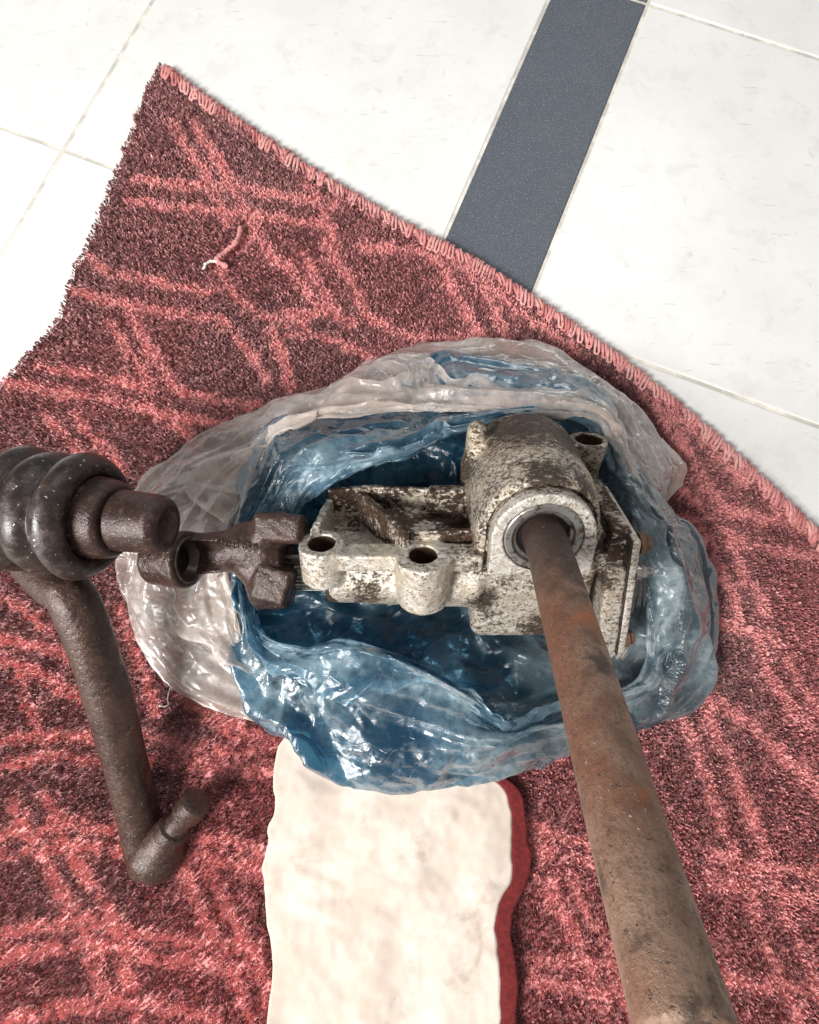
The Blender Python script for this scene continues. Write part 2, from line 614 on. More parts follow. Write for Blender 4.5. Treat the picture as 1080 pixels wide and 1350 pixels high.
def film_material(name, tint, body, hazy, opac, milky, gloss=1.0):
    """thin polythene: part clear film, part milky scatter, satin skin; stretched film has gone hazy, crease highlights are painted in"""
    t = NT(name)
    n1, n2 = t.noise(20, 2, .55, .3), t.noise(110, 3, .62, .3)
    hz = t.n('ShaderNodeAttribute', attribute_name='haze').outputs['Fac']
    cl_ = t.n('ShaderNodeAttribute', attribute_name='undyed').outputs['Fac']
    c1 = t.voronoi(36, 'DISTANCE_TO_EDGE', t.mapped((1, 2.2, 1), (0, 0, .5)))
    line = t.step(c1, .035, 0)
    line = t.math('MULTIPLY', line, t.step(n1, .42, .62))
    fa = t.voronoi(70, 'F1', t.mapped((1, 1.5, 1.1), (.4, .2, .5)), 'MANHATTAN')      # flat crinkles meeting in sharp edges
    hgt = t.math('ADD', t.math('MULTIPLY', fa, t.step(n1, .35, .62, .25, 1.0)), t.math('ADD', t.math('MULTIPLY', n2, .22), t.math('MULTIPLY', line, .25)))
    nm = t.bump(hgt, .42, .0020)
    tr = t.n('ShaderNodeBsdfTransparent')
    t.put(tr.inputs[0], t.mix(cl_, t.mix(t.step(n1, .35, .7), tint, tuple(min(1, x * 1.12) for x in tint)), (0.60, 0.66, 0.67)))
    df = t.n('ShaderNodeBsdfDiffuse')
    tl = t.n('ShaderNodeBsdfTranslucent')
    amt = t.math('MULTIPLY', hz, t.step(n2, .30, .62, .55, 1.0))
    amt = t.math('MINIMUM', t.math('ADD', amt, t.math('MULTIPLY', line, .16)), 1.0)  # paler crease lines: highlights put into the film colour
    col = t.mix(amt, t.mix(cl_, body, (0.20, 0.28, 0.31)), t.mix(cl_, hazy, (0.66, 0.71, 0.72)))
    t.put(df.inputs[0], col)
    t.put(tl.inputs[0], col)
    t.link(nm, df.inputs['Normal'])
    sc = t.n('ShaderNodeMixShader')
    sc.inputs[0].default_value = milky
    t.link(df.outputs[0], sc.inputs[1])
    t.link(tl.outputs[0], sc.inputs[2])
    mx = t.n('ShaderNodeMixShader')
    op = t.math('MINIMUM', t.math('ADD', opac, t.math('MULTIPLY', amt, .48)), .9)
    t.put(mx.inputs[0], op)
    t.link(tr.outputs[0], mx.inputs[1])
    t.link(sc.outputs[0], mx.inputs[2])
    gl = t.n('ShaderNodeBsdfGlossy')
    t.put(gl.inputs['Roughness'], t.step(n2, .35, .65, .20, .40))
    gl.inputs[0].default_value = (1, 1, 1, 1)
    t.link(nm, gl.inputs['Normal'])
    fr = t.n('ShaderNodeFresnel')
    fr.inputs[0].default_value = 1.48
    t.link(nm, fr.inputs['Normal'])
    m2 = t.n('ShaderNodeMixShader')
    t.link(t.math('MINIMUM', t.math('MULTIPLY', fr.outputs[0], gloss), .35), m2.inputs[0])
    t.link(mx.outputs[0], m2.inputs[1])
    t.link(gl.outputs[0], m2.inputs[2])
    return t.done(m2.outputs[0])


def tile_material(name, col, mark, rough=.35, speck=.0):
    t = NT(name)
    a, b, f = t.noise(9, 4, .6), t.noise(60, 5, .6, .5), t.noise(700, 3, .6)
    c = t.mix(t.step(a, .3, .7), col, tuple(x * .93 for x in col))
    c = t.mix(t.math('MULTIPLY', t.step(b, .60, .75), .35), c, mark)
    st = t.noise(30, 4, .6, .3, vec=t.mapped((1, 6, 1), (0, 0, .4)))
    c = t.mix(t.math('MULTIPLY', t.step(st, .64, .7), .4), c, mark)
    c = t.mix(t.math('MULTIPLY', t.step(t.noise(24, 6, .7, .3), .50, .70), .22), c, mark)
    c = t.mix(t.math('MULTIPLY', t.step(t.noise(330, 3, .6), .68, .73), .5), c, mark)
    c = t.mix(t.math('MULTIPLY', t.step(f, .58, .68), speck), c, (0.75, 0.78, 0.84))
    return t.done(t.bsdf(c, rough, 0, t.bump(b, .12, .0008), .4))


def cloth_material():
    t = NT('cream_cloth')
    wv = t.n('ShaderNodeTexWave', wave_type='BANDS', bands_direction='X')
    wv.inputs['Scale'].default_value = 260
    wv.inputs['Distortion'].default_value = 1.5
    wh = t.n('ShaderNodeTexWave', wave_type='BANDS', bands_direction='Y')
    wh.inputs['Scale'].default_value = 260
    wh.inputs['Distortion'].default_value = 1.5
    for w in (wv, wh): t.link(t.tc.outputs['Object'], w.inputs['Vector'])
    weave = t.math('ADD', wv.outputs['Fac'], wh.outputs['Fac'])
    c = t.mix(t.step(t.noise(30, 5, .6), .35, .7), (0.60, 0.50, 0.42), (0.70, 0.61, 0.54))
    c = t.mix(t.math('MULTIPLY', t.step(weave, .5, 1.5), .04), c, (0.40, 0.32, 0.26))
    c = t.mix(t.math('MULTIPLY', t.step(t.noise(22, 5, .65, .3), .58, .72), .45), c, (0.34, 0.25, 0.18))
    return t.done(t.bsdf(c, .9, 0, t.bump(t.noise(600, 3, .6), .3, .0005), .2, sheen=.1))


MAT = {
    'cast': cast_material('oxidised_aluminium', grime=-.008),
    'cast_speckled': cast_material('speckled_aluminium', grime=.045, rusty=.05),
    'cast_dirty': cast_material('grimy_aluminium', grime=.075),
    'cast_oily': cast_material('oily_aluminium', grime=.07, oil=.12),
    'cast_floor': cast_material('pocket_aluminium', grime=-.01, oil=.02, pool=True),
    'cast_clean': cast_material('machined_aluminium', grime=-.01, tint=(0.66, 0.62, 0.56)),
    'iron': iron_material('brown_iron'),
    'rod_iron': iron_material('dark_iron', (0.044, 0.023, 0.017), .33, .55),
    'rubber': rubber_material(),
    'tube': rod_material(),
    'steel': steel_material('greasy_steel'),
    'dark_steel': steel_material('dark_greasy_steel', (0.13, 0.11, 0.10), .32),
    'bore': plain('oily_bore', (0.075, 0.042, 0.026), .5, .2, .5),
    'black': plain('black_fill', (0.012, 0.009, 0.008), .4),  # plain black for the seal lip and the painted shade in the eye
    'rust': plain('rusty_bolt', (0.14, 0.075, 0.045), .6, .2, .5),
    'gasket': plain('gasket', (0.035, 0.026, 0.02), .7),
    'white_film': film_material('clear_polythene', (0.94, 0.89, 0.86), (0.76, 0.65, 0.59), (0.94, 0.87, 0.82), .27, .45, .8),
    'blue_film': film_material('blue_polythene', (0.19, 0.39, 0.51), (0.045, 0.20, 0.34), (0.52, 0.71, 0.79), .18, .42, .95),
    'white_tile': tile_material('white_tile', (0.86, 0.845, 0.815), (0.50, 0.47, 0.42)),
    'dark_tile': tile_material('slate_tile', (0.085, 0.095, 0.118), (0.13, 0.14, 0.16), .5, .4),
    'grout': plain('grout', (0.72, 0.68, 0.60), .9, 0, .2, 40),
    'yarn': plain('pink_yarn', (0.70, 0.30, 0.285), .9, 0, .5, 500),
    'yarn_faded': plain('faded_yarn', (0.74, 0.38, 0.35), .95, 0, .6, 500),
    'yarn_dull': plain('dull_yarn', (0.55, 0.20, 0.19), .95, 0, .6, 500),
    'yarn_white': plain('white_yarn', (0.8, 0.74, 0.70), .9, 0, .5, 500),
    'cloth': cloth_material(),
    'red_strip': plain('dark_red_strip', (0.15, 0.014, 0.014), .95, 0, .8, 300),
}

# ------------------------------------------------------------------ floor
G0 = at(690, 419)[:2]
g1 = at(1040, 545)[:2] - at(835, 470)[:2]
g1 /= np.linalg.norm(g1)
g2 = at(735, 300)[:2] - at(705, 385)[:2]
g2 = g2 - g1 * (g2 @ g1)
g2 /= np.linalg.norm(g2)
fl = obj('floor', mesh_data('floor', [(-300, -300, -.12), (300, -300, -.12), (300, 300, -.12), (-300, 300, -.12)], [(0, 1, 2, 3)], MAT['grout'], False))
tag(fl, kind='structure')


def tile(a0, a1, b0, b1, mat):
    gap, bev, dz = .2, .22, .09
    a0, a1, b0, b1 = a0 + gap, a1 - gap, b0 + gap, b1 - gap
    vs = []
    for i, z in ((0, -.6), (0, -dz), (bev * .4, -dz * .3), (bev, 0)):
        for a, b in ((a0 + i, b0 + i), (a1 - i, b0 + i), (a1 - i, b1 - i), (a0 + i, b1 - i)):
            q = G0 + g1 * a + g2 * b
            vs.append((q[0], q[1], z))
    fs = []
    for r in range(3):
        for k in range(4):
            fs.append((r * 4 + k, r * 4 + (k + 1) % 4, r * 4 + 4 + (k + 1) % 4, r * 4 + 4 + k))
    fs.append((12, 13, 14, 15))
    return obj('tile', mesh_data('tile', vs, fs, mat, False), fl)


for b0, b1 in ((0, 45), (45, 90), (-45, 0), (-90, -45)):
    for a0, a1, mt in ((0, 45, 'white_tile'), (45, 90, 'white_tile'), (-11.5, 0, 'dark_tile'), (-56.5, -11.5, 'white_tile'), (-101.5, -56.5, 'white_tile')):
        tile(a0, a1, b0, b1, MAT[mt])

# ------------------------------------------------------------------ rug
LEFT_EDGE = [(-60, 560), (0, 506), (40, 462), (75, 420), (104, 348), (126, 300), (150, 240), (170, 180), (190, 125), (212, 84)]
RIGHT_EDGE = [(222, 88), (300, 146), (420, 226), (545, 299), (620, 337), (705, 391), (790, 449), (870, 510), (950, 578), (1040, 662), (1085, 706), (1150, 785), (1250, 960)]
ZR = .68                                     # backing height; the pile rises above it
le = catmull([at(u, v, .5)[:2] for u, v in LEFT_EDGE], 90)
re_ = catmull([at(u, v, .5)[:2] for u, v in RIGHT_EDGE], 190)
le = le + np.stack([vnoise(le * 1.1, 3), vnoise(le * 1.1, 4)], 1) * .28
outline = np.vstack([le, re_, [at(1330, 1500)[:2], at(-260, 1500)[:2], at(-260, 700)[:2]]])


def inside(p, poly):
    x, y = p[:, 0], p[:, 1]
    r = np.zeros(len(p), bool)
    j = len(poly) - 1
    for i in range(len(poly)):
        xi, yi, xj, yj = poly[i][0], poly[i][1], poly[j][0], poly[j][1]
        if yi != yj:
            r ^= ((yi > y) != (yj > y)) & (x < (xj - xi) * (y - yi) / (yj - yi) + xi)
        j = i
    return r


def rug_z(p):
    return ZR - .0 + .28 * vnoise(p * .11, 11) + .13 * vnoise(p * .31, 12)


PAT = [
    [(399, 331), (421, 379), (459, 426)], [(427, 316), (462, 369), (484, 416), (522, 438), (569, 448), (632, 451)], [(380, 413), (427, 410), (465, 426)],
    [(380, 438), (443, 448), (474, 464), (493, 476)], [(474, 322), (515, 328), (556, 331), (581, 347), (600, 388), (625, 432), (641, 454)],
    [(619, 357), (644, 394), (663, 438), (680, 480)], [(119, 338), (141, 360), (182, 366), (235, 379), (279, 382)],
    [(94, 382), (160, 400), (197, 407), (241, 413), (289, 420), (311, 442), (333, 467), (349, 501)], [(141, 420), (166, 457), (188, 489), (204, 514)],
    [(166, 413), (188, 445), (210, 479), (229, 511), (279, 527), (342, 533)], [(286, 350), (314, 391), (345, 415), (400, 425)], [(46, 483), (97, 489), (150, 501), (200, 512)],
    [(0, 500), (40, 512), (81, 517), (134, 523), (182, 536), (229, 549)], [(355, 435), (374, 476), (382, 510)], [(65, 553), (97, 587), (112, 612), (130, 640)],
    [(100, 545), (112, 568), (144, 594), (160, 625)], [(190, 535), (216, 553), (245, 571), (260, 594)], [(350, 330), (380, 352), (400, 380), (425, 405)],
    [(330, 312), (300, 330), (285, 350)], [(230, 549), (290, 556), (340, 560)],
    [(870, 540), (908, 594), (927, 634), (952, 672), (1015, 685), (1080, 695)], [(879, 679), (920, 688), (939, 716), (952, 754), (968, 792), (975, 830)],
    [(889, 616), (901, 647), (939, 679)], [(958, 704), (974, 741), (996, 779), (1009, 810)], [(955, 695), (983, 716), (1040, 729), (1090, 735)],
    [(930, 770), (946, 796), (952, 825), (983, 831), (1015, 840), (1040, 880), (1080, 940)], [(1002, 843), (1012, 884), (1027, 910), (1070, 960)],
    [(895, 905), (946, 925), (983, 947), (1015, 979), (1040, 1004), (1090, 1050)], [(880, 915), (889, 932), (901, 954), (920, 991), (933, 1029), (945, 1070)],
    [(925, 930), (939, 954), (958, 991), (974, 1026), (990, 1070)], [(700, 1004), (757, 991)], [(0, 845), (40, 853), (81, 859), (109, 878)], [(0, 870), (40, 884), (71, 903), (103, 922)],
    [(0, 975), (40, 973), (87, 970), (134, 976)], [(0, 1012), (40, 1004), (78, 995), (134, 1007)], [(191, 973), (241, 985), (323, 991), (367, 979)],
    [(197, 1004), (260, 1007), (323, 1017), (370, 1020)], [(160, 800), (172, 843), (188, 894), (205, 940)], [(235, 910), (273, 941), (311, 976)], [(260, 916), (307, 954), (355, 979)],
    [(0, 790), (30, 800), (60, 830)], [(20, 880), (35, 930), (50, 970)], [(985, 600), (1010, 650), (1040, 690)], [(850, 520), (905, 560), (985, 640)], [(560, 315), (620, 360), (700, 420), (760, 460)],
    # carried on past the sides of the picture
    [(0, 1100), (90, 1085), (180, 1100), (300, 1110), (380, 1140)], [(0, 1130), (90, 1112), (190, 1128), (310, 1140), (380, 1165)],
    [(20, 1060), (60, 1140), (110, 1230), (140, 1330)], [(60, 1050), (95, 1130), (150, 1220), (180, 1340)], [(0, 1230), (110, 1215), (220, 1240), (340, 1250)], [(0, 1262), (110, 1245), (220, 1268), (340, 1282)],
    [(230, 1120), (265, 1200), (310, 1290), (330, 1350)], [(262, 1115), (298, 1195), (340, 1270), (365, 1350)], [(0, 1350), (150, 1322), (280, 1345)],
    [(945, 1070), (980, 1150), (1010, 1240), (1050, 1340)], [(990, 1070), (1020, 1150), (1050, 1230), (1090, 1320)], [(700, 1090), (770, 1110), (860, 1120)], [(700, 1120), (780, 1140), (870, 1150)],
    [(940, 1130), (1000, 1145), (1080, 1150)], [(935, 1160), (1000, 1175), (1080, 1185)], [(720, 1160), (760, 1240), (800, 1340)], [(750, 1155), (795, 1240), (835, 1340)], [(700, 1270), (790, 1275), (900, 1290)],
    [(700, 1300), (790, 1305), (900, 1320)], [(955, 1290), (1030, 1300), (1090, 1310)],
    [(225, 160), (265, 220), (300, 290)], [(255, 160), (290, 215), (330, 290), (350, 325)], [(180, 235), (250, 245), (330, 250), (440, 270)], [(170, 265), (250, 275), (340, 282), (440, 298)], [(400, 240), (430, 280), (440, 320)],
]
SEG = []
for pl_ in PAT:
    q = np.array([at(u, v, .8)[:2] for u, v in pl_])
    w = .50 + .2 * random.random()
    for a, b in zip(q[:-1], q[1:]): SEG.append((a, b, w))


def pink_mask(p):
    q = p + np.stack([vnoise(p * 1.6, 21), vnoise(p * 1.6, 22)], 1) * .30
    m = np.zeros(len(p))
    for a, b, w in SEG:
        lo, hi = np.minimum(a, b) - 2, np.maximum(a, b) + 2
        k = np.nonzero((q[:, 0] > lo[0]) & (q[:, 0] < hi[0]) & (q[:, 1] > lo[1]) & (q[:, 1] < hi[1]))[0]
        if not len(k): continue
        d = b - a
        t = np.clip(((q[k] - a) @ d) / (d @ d), 0, 1)
        dist = np.linalg.norm(q[k] - a - t[:, None] * d, axis=1)
        m[k] = np.maximum(m[k], np.clip((w + .42 - dist) / .8, 0, .93))
    return m


def rug_colour(p, jit):
    """dyed wool: maroon-brown field, brick-pink lattice lines, faded patches"""
    m = pink_mask(p) * (.82 + .18 * vnoise(p * .8, 31))
    m = np.clip(m + .16 * vnoise(p * 2.2, 32), 0, 1)[:, None]
    dark = np.array([.235, .100, .101])
    mid = np.array([.50, .235, .230])
    grey = np.array([.58, .37, .36])
    pink = np.array([.90, .400, .385])
    cell = np.floor(p / .21 + .5 * np.stack([vnoise(p * 3, 34), vnoise(p * 3, 35)], 1)).astype(np.int64)
    k = .55 * _hash(cell[:, :1] * 7 + cell[:, 1:] * 9341, 36) + .45 * jit[:, :1]
    field = np.where(k < .50, dark, np.where(k < .84, mid, grey))
    red = np.clip(.35 + .9 * vnoise(p * .07, 33) + (p[:, 0] - p[:, 1]) * .012, 0, 1)[:, None]     # less faded towards one corner
    field = field * (1 - .35 * red) + field * np.array([1.6, .78, .82]) * .35 * red
    thr = .35 * _hash(cell[:, :1] * 3 + cell[:, 1:] * 5563, 37) + .65 * jit[:, 1:2]
    return np.where(thr < m, pink * (.74 + .42 * jit[:, 2:3]), field * (.65 + .7 * jit[:, 2:3]))


def wool_material(name):
    t = NT(name)
    at_ = t.n('ShaderNodeAttribute', attribute_name='dye')
    return t.done(t.bsdf(at_.outputs['Color'], .9, 0, None, .15, sheen=.25))


def set_dye(me, cols):
    a = me.color_attributes.new('dye', 'FLOAT_COLOR', 'POINT')
    a.data.foreach_set('color', np.concatenate([cols, np.ones((len(cols), 1))], 1).ravel())


wool = wool_material('dyed_wool')
rug = empty('rug', (0, 0, 0))
tag(rug, 'worn red rug with pink lattice lines and looped edge stitching under the bags', 'rug')
# backing: a thin slab with the rug's outline
nO = len(outline)
slab_v = np.vstack([np.c_[outline, np.full(nO, .02)], np.c_[outline, np.full(nO, .12)]])
slab_f = [tuple(range(nO, 2 * nO))] + [(i, (i + 1) % nO, nO + (i + 1) % nO, nO + i) for i in range(nO)]
obj('backing', mesh_data('backing', slab_v, slab_f, plain('jute_backing', (0.16, 0.05, 0.05), .95), False), rug)
# ground weave: a gently rolling sheet right under the pile
x0, x1, y0, y1 = -48, 52, -50, 52
gx, gy = np.meshgrid(np.arange(x0, x1, .6), np.arange(y0, y1, .6), indexing='ij')
gp = np.stack([gx.ravel(), gy.ravel()], 1)
ins = inside(gp, outline).reshape(gx.shape)
idx = np.arange(gx.size).reshape(gx.shape)
fc = np.stack([idx[:-1, :-1], idx[1:, :-1], idx[1:, 1:], idx[:-1, 1:]], -1)[ins[:-1, :-1] & ins[1:, :-1] & ins[1:, 1:] & ins[:-1, 1:]]
used, inv = np.unique(fc, return_inverse=True)
wv = gp[used]
wm = mesh_data('weave', np.c_[wv, rug_z(wv) - .2], inv.reshape(fc.shape), wool)
set_dye(wm, rug_colour(wv, np.c_[np.full(len(wv), .2), rng.random(len(wv)), rng.random(len(wv)) * .4]))
obj('weave', wm, rug)
# pile: wool tufts
corner = np.array([at(u, v)[:2] for u, v in ((-25, -20), (1105, -20), (1105, 1375), (-25, 1375))])
N = 500000
tp = rng.random((N, 2)) * (corner.max(0) - corner.min(0)) + corner.min(0)
tp = tp[inside(tp, outline)]
for p_ in re_[::2]:
    near = np.abs(tp - p_).max(1) < 1.3
    tp = tp[~(near & (((tp - p_) ** 2).sum(1) < .95 ** 2))]
# nothing of the pile shows under the middle of the bags
cx = at(575, 745)[:2]
tp = tp[((tp - cx)[:, 0] / 15) ** 2 + ((tp - cx)[:, 1] / 10) ** 2 > 1]
N = len(tp)
jit = rng.random((N, 3))
clump = vnoise(tp * 2.6, 41)
lean_dir = 2.2 + 1.6 * vnoise(tp * .25, 42) + (rng.random(N) - .5) * 3.4
lean = .04 + .15 * rng.random(N)
hgt = .17 + .11 * rng.random(N) + .08 * clump
base_z = rug_z(tp) - .12
ang = rng.random(N) * 6.283
wd = .060 + .065 * rng.random(N)
side = np.stack([np.cos(ang), np.sin(ang), np.zeros(N)], 1) * wd[:, None]
root = np.c_[tp, base_z]
tip = root + np.stack([np.cos(lean_dir) * lean, np.sin(lean_dir) * lean, hgt + .12], 1)
midp = root * .45 + tip * .55 + np.c_[np.zeros((N, 2)), np.full(N, .05)]
V = np.stack([root - side * .8, root + side * .8, midp + side, tip, midp - side], 1)
base = (np.arange(N) * 5)[:, None]
tri = np.concatenate([base + np.array([[0, 1, 2]]), base + np.array([[0, 2, 4]]), base + np.array([[4, 2, 3]])], 0)
pm = mesh_data('pile', V.reshape(-1, 3), tri, wool, False)
set_dye(pm, np.repeat(rug_colour(tp, jit), 5, axis=0))
pile = obj('pile', pm, rug)
tag(pile, kind='stuff')
# overlocked edge: a cord wrapped in slanting loops of pink yarn
T = np.gradient(re_, axis=0)
T /= np.linalg.norm(T, axis=1)[:, None]
Nn = np.stack([-T[:, 1], T[:, 0]], 1)
if (Nn[60] @ (np.array([0, 0]) - re_[60])) < 0: Nn = -Nn      # inward
cv, cf = tube(np.c_[re_ + Nn * .55, np.full(len(re_), .48)], .46, 10)
obj('edge_cord', mesh_data('edge_cord', cv, cf, MAT['yarn']), rug)
loop_meshes = []
for k in range(8):
    w, l, r_ = 1.5 + .25 * random.random(), .55 + .25 * random.random(), random.random
    pts = [(-.02 * w, -.30, .22), (.0, -.22, .70), (.30 * w, .0, 1.05 + .12 * r_()), (.62 * w, l * .55, 1.02), (.96 * w, l, .86 + .1 * r_()),
           (1.06 * w, l * .55, .82), (.82 * w, .08, .98), (.45 * w, -.22, 1.04 + .1 * r_()), (.18 * w, -.42, .86), (.0, -.52, .5)]
    v_, f_ = tube(catmull(pts, 13), .150 + .03 * r_(), 5, False)
    loop_meshes.append(mesh_data('stitch', v_, f_, (MAT['yarn'], MAT['yarn_faded'], MAT['yarn_dull'])[k % 3]))
L = np.concatenate([[0], np.cumsum(np.linalg.norm(np.diff(re_, axis=0), axis=1))])
s = .5
while s < L[-1]:
    p = np.array([np.interp(s, L, re_[:, 0]), np.interp(s, L, re_[:, 1])])
    i = min(int(np.interp(s, L, np.arange(len(L)))), len(L) - 1)
    o = obj('stitch', random.choice(loop_meshes), rug)
    m = Matrix(((Nn[i][0], T[i][0], 0), (Nn[i][1], T[i][1], 0), (0, 0, 1)))
    o.matrix_local = Matrix.Translation(Vector((p[0], p[1], -.12 + .1 * random.random())) * CM) @ m.to_4x4() @ Matrix.Rotation(random.uniform(-.42, .42), 4, 'Z')
    s += .66 + .16 * random.random()

# ------------------------------------------------------------------ steering gearbox
TILT = math.radians(47)
GR = np.array([[1, 0, 0], [0, math.cos(TILT), math.sin(TILT)], [0, -math.sin(TILT), math.cos(TILT)]])
GO = dep(718, 707, 38.5)
gear = empty('steering_gearbox', GO, GR)
tag(gear, 'grimy cast aluminium steering gearbox with long rusty tube lying in the open bags', 'gearbox')

GP = ['barrel', 'bearing_flange', 'lower_block', 'sector_housing', 'mounting_bar', 'mounting_boss', 'mounting_boss', 'mounting_boss',
      'rib', 'rib', 'rib', 'pocket_floor', 'side_flange', 'corner_post', 'boss_skirt', 'stop_pad', 'bore', 'bore', 'bore']
B1, B2, B3 = (-16.6, 1.9), (-8.75, .75), (5.8, 10.9)


def gear_dists(p):
    d = []
    # barrel round the worm: swells towards the back
    b = smin(sd_cone(p, (-.1, .9, -.15), (-.1, 4.5, -.1), 4.45, 5.0, .7), sd_cone(p, (-.1, 4, -.1), (-.1, 11.4, 0), 4.95, 5.15, .9), .8)
    b = smin(b, sd_box(p, (-4.75, 1.2, -4), (4.4, 9, 0), .5), .6)
    d.append(b)
    f = smin(sd_cone(p, (0, 0, -.3), (0, 2, -.3), 3.82, 3.95, .12), sd_box(p, (-3.82, 0, -3.7), (3.98, 2, -.3), .12), .05)
    d.append(f)
    d.append(sd_box(p, (-4.55, 1.0, -11.7), (5.1, 7.6, -3.2), 1.0))
    d.append(smin(sd_cone(p, (-16.6, 3.2, -6.0), (-4, 3.2, -6.2), 2.45, 2.75, .5), sd_box(p, (-16.2, 2.6, -6.6), (-4, 6, -3.6), .4), .6))
    d.append(sd_box(p, (-17.5, .45, -3.75), (-4.2, 2.3, -2.25), .22))
    d.append(sd_cone(p, (B1[0], B1[1], -5.3), (B1[0], B1[1], -1.95), 1.85, 1.8, .2))
    d.append(sd_cone(p, (B2[0], B2[1], -6.7), (B2[0], B2[1], -2.2), 2.05, 2.25, .2))
    d.append(sd_cone(p, (B3[0], B3[1], -3.0), (B3[0], B3[1], 2.6), 1.15, 1.68, .15))
    # ribs of the open pocket
    d.append(sd_wall(p, (-17.3, 2.2), (-16.6, 7.2), .62, -4.2, -1.2))
    d.append(smin(sd_wall(p, (-16.6, 7.1), (-13.6, 7.6), .5, -4.2, -.2), sd_wall(p, (-13.7, 7.6), (-4.4, 6.6), .55, -4.2, -.1), .2))
    d.append(sd_wall(p, (-13.9, 7.3), (-10.0, 1.6), .62, -4.2, -.55))
    d[-1] = smin(d[-1], sd_wall(p, (-9.8, 2.7), (-4.2, 2.9), .5, -4.2, -1.35), .2)
    slope = sd_obox(p, (-8, 5.4, -3.1), ((1, 0, 0), (0, .90, .43), (0, -.43, .90)), (4.2, 1.7, .4), .2)
    d.append(smin(sd_box(p, (-17, 1.6, -4.9), (-4, 7.4, -3.9), .25), slope, .3))
    fl_ = sd_obox(p, (6.75, 4.6, -8.2), ((.993, 0, .115), (0, 1, 0), (-.115, 0, .993)), (.85, 4.1, 4.7), .35)
    d.append(fl_)
    d.append(sd_capsule(p, (-4.55, 8.2, -4), (-4.3, 8.2, 4.6), .95, .85))
    d.append(smin(sd_cone(p, (5.5, 8.5, -4), (5.6, 9.8, -.5), 2.6, 1.5, .5), sd_box(p, (4.0, 1.5, -4.6), (7.35, 8.8, -.7), .5), .5))
    d.append(sd_box(p, (-8.2, 5.9, -2), (-5.2, 7.0, .35), .25))
    for (x, y), top in ((B1, -2.1), (B2, -2.35), (B3, 2.45)):       # walls of the bolt holes
        q = np.hypot(p[..., 0] - x, p[..., 1] - y)
        d.append(np.where((q < 1.22) & (p[..., 2] < top), -9.0, 99.0).astype(np.float32))
    return d


def gear_fun(p):
    d = gear_dists(p)
    r = d[0]
    for i, k in ((2, .7), (3, .6), (13, .8), (14, .8)): r = smin(r, d[i], k)
    for i, k in ((4, .35), (5, .3), (6, .35), (7, .5), (8, .3), (9, .3), (10, .3), (11, .35), (12, .35), (15, .3)): r = smin(r, d[i], k)
    # groove round the flange, then the flange itself
    r = smax(r, -np.maximum(d[1] - .20, p[..., 1] - 1.35), .08)
    r = smin(r, d[1], .12)
    # shallow cavity beside the barrel on the right
    r = smax(r, -sd_box(p, (5.05, 1.6, -2.9), (5.75, 7.5, 2), .3), .25)
    # parting line of the two mould halves
    line = np.abs(p[..., 2] + 4.05 + .04 * p[..., 0] * .2) - .06
    r = r + np.where(p[..., 0] < -4.6, .07 * np.clip(1 - np.abs(p[..., 2] + 4.05) / .12, 0, 1), 0)
    # bores
    for (x, y), rad, z0 in ((B1, 1.08, -5), (B2, 1.08, -6), (B3, 1.16, -1)):
        r = smax(r, -sd_cone(p, (x, y, z0), (x, y, 6), rad, rad, .02), .12)
    r = smax(r, -sd_cone(p, (0, -1, -.25), (0, .55, -.25), 2.95, 2.95, .02), .12)
    r = smax(r, -sd_cone(p, (0, -1, -.25), (0, 6, -.25), 1.95, 1.95, .02), .1)
    # sand-cast unevenness
    return r + .035 * vnoise3(p)


def vnoise3(p):
    return (np.sin(p[..., 0] * 2.1 + 1.3 * np.sin(p[..., 1] * 1.7)) * np.sin(p[..., 1] * 2.6 + np.sin(p[..., 2] * 2.2)) * np.sin(p[..., 2] * 2.4 + p[..., 0])
            + .5 * np.sin(p[..., 0] * 5.3 + p[..., 2] * 3.1) * np.sin(p[..., 1] * 6.1 - p[..., 2] * 4.7))


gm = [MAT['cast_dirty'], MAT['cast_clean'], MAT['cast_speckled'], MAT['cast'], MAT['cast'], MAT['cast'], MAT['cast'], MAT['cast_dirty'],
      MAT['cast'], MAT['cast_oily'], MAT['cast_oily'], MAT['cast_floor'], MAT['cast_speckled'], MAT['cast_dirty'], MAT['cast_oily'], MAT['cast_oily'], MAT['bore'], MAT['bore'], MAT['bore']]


def gear_labels(p):
    d = gear_dists(p)
    bar = d[4]
    d[4] = np.where(p[..., 0] < B2[0], bar, 99)
    d.append(np.where((p[..., 0] >= B2[0]) & (p[..., 0] < -4.75), bar, 99))
    return d


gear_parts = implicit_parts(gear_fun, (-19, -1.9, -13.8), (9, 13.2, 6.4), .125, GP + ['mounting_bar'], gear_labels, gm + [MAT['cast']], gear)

# oil seal round the tube
v_, f_ = lathe(soft_profile([(.62, 2.93), (.16, 2.93), (.05, 2.80), (.05, 2.35), (.30, 2.20), (.42, 1.95), (.9, 1.75)], .06), (0, 0, -.25), (0, 1, 0), 72)
obj('oil_seal', mesh_data('oil_seal', v_, f_, MAT['steel']), gear)
v_, f_ = lathe([(.55, 1.95), (.55, 1.2), (.6, .01)], (0, .2, -.25), (0, 1, 0), 48)
obj('seal_lip', mesh_data('seal_lip', v_, f_, MAT['black']), gear)
# column tube rising out of the seal
tp_ = np.array([(0.08, 2.0, -.28), (0.02, -2, -.24), (-.25, -7, -.15), (-.62, -13, .05), (-1.05, -20, .2), (-1.35, -26.5, .3)])
v_, f_ = tube(catmull(tp_, 90), 1.56, 48)
obj('column_tube', mesh_data('column_tube', v_, f_, MAT['tube']), gear)
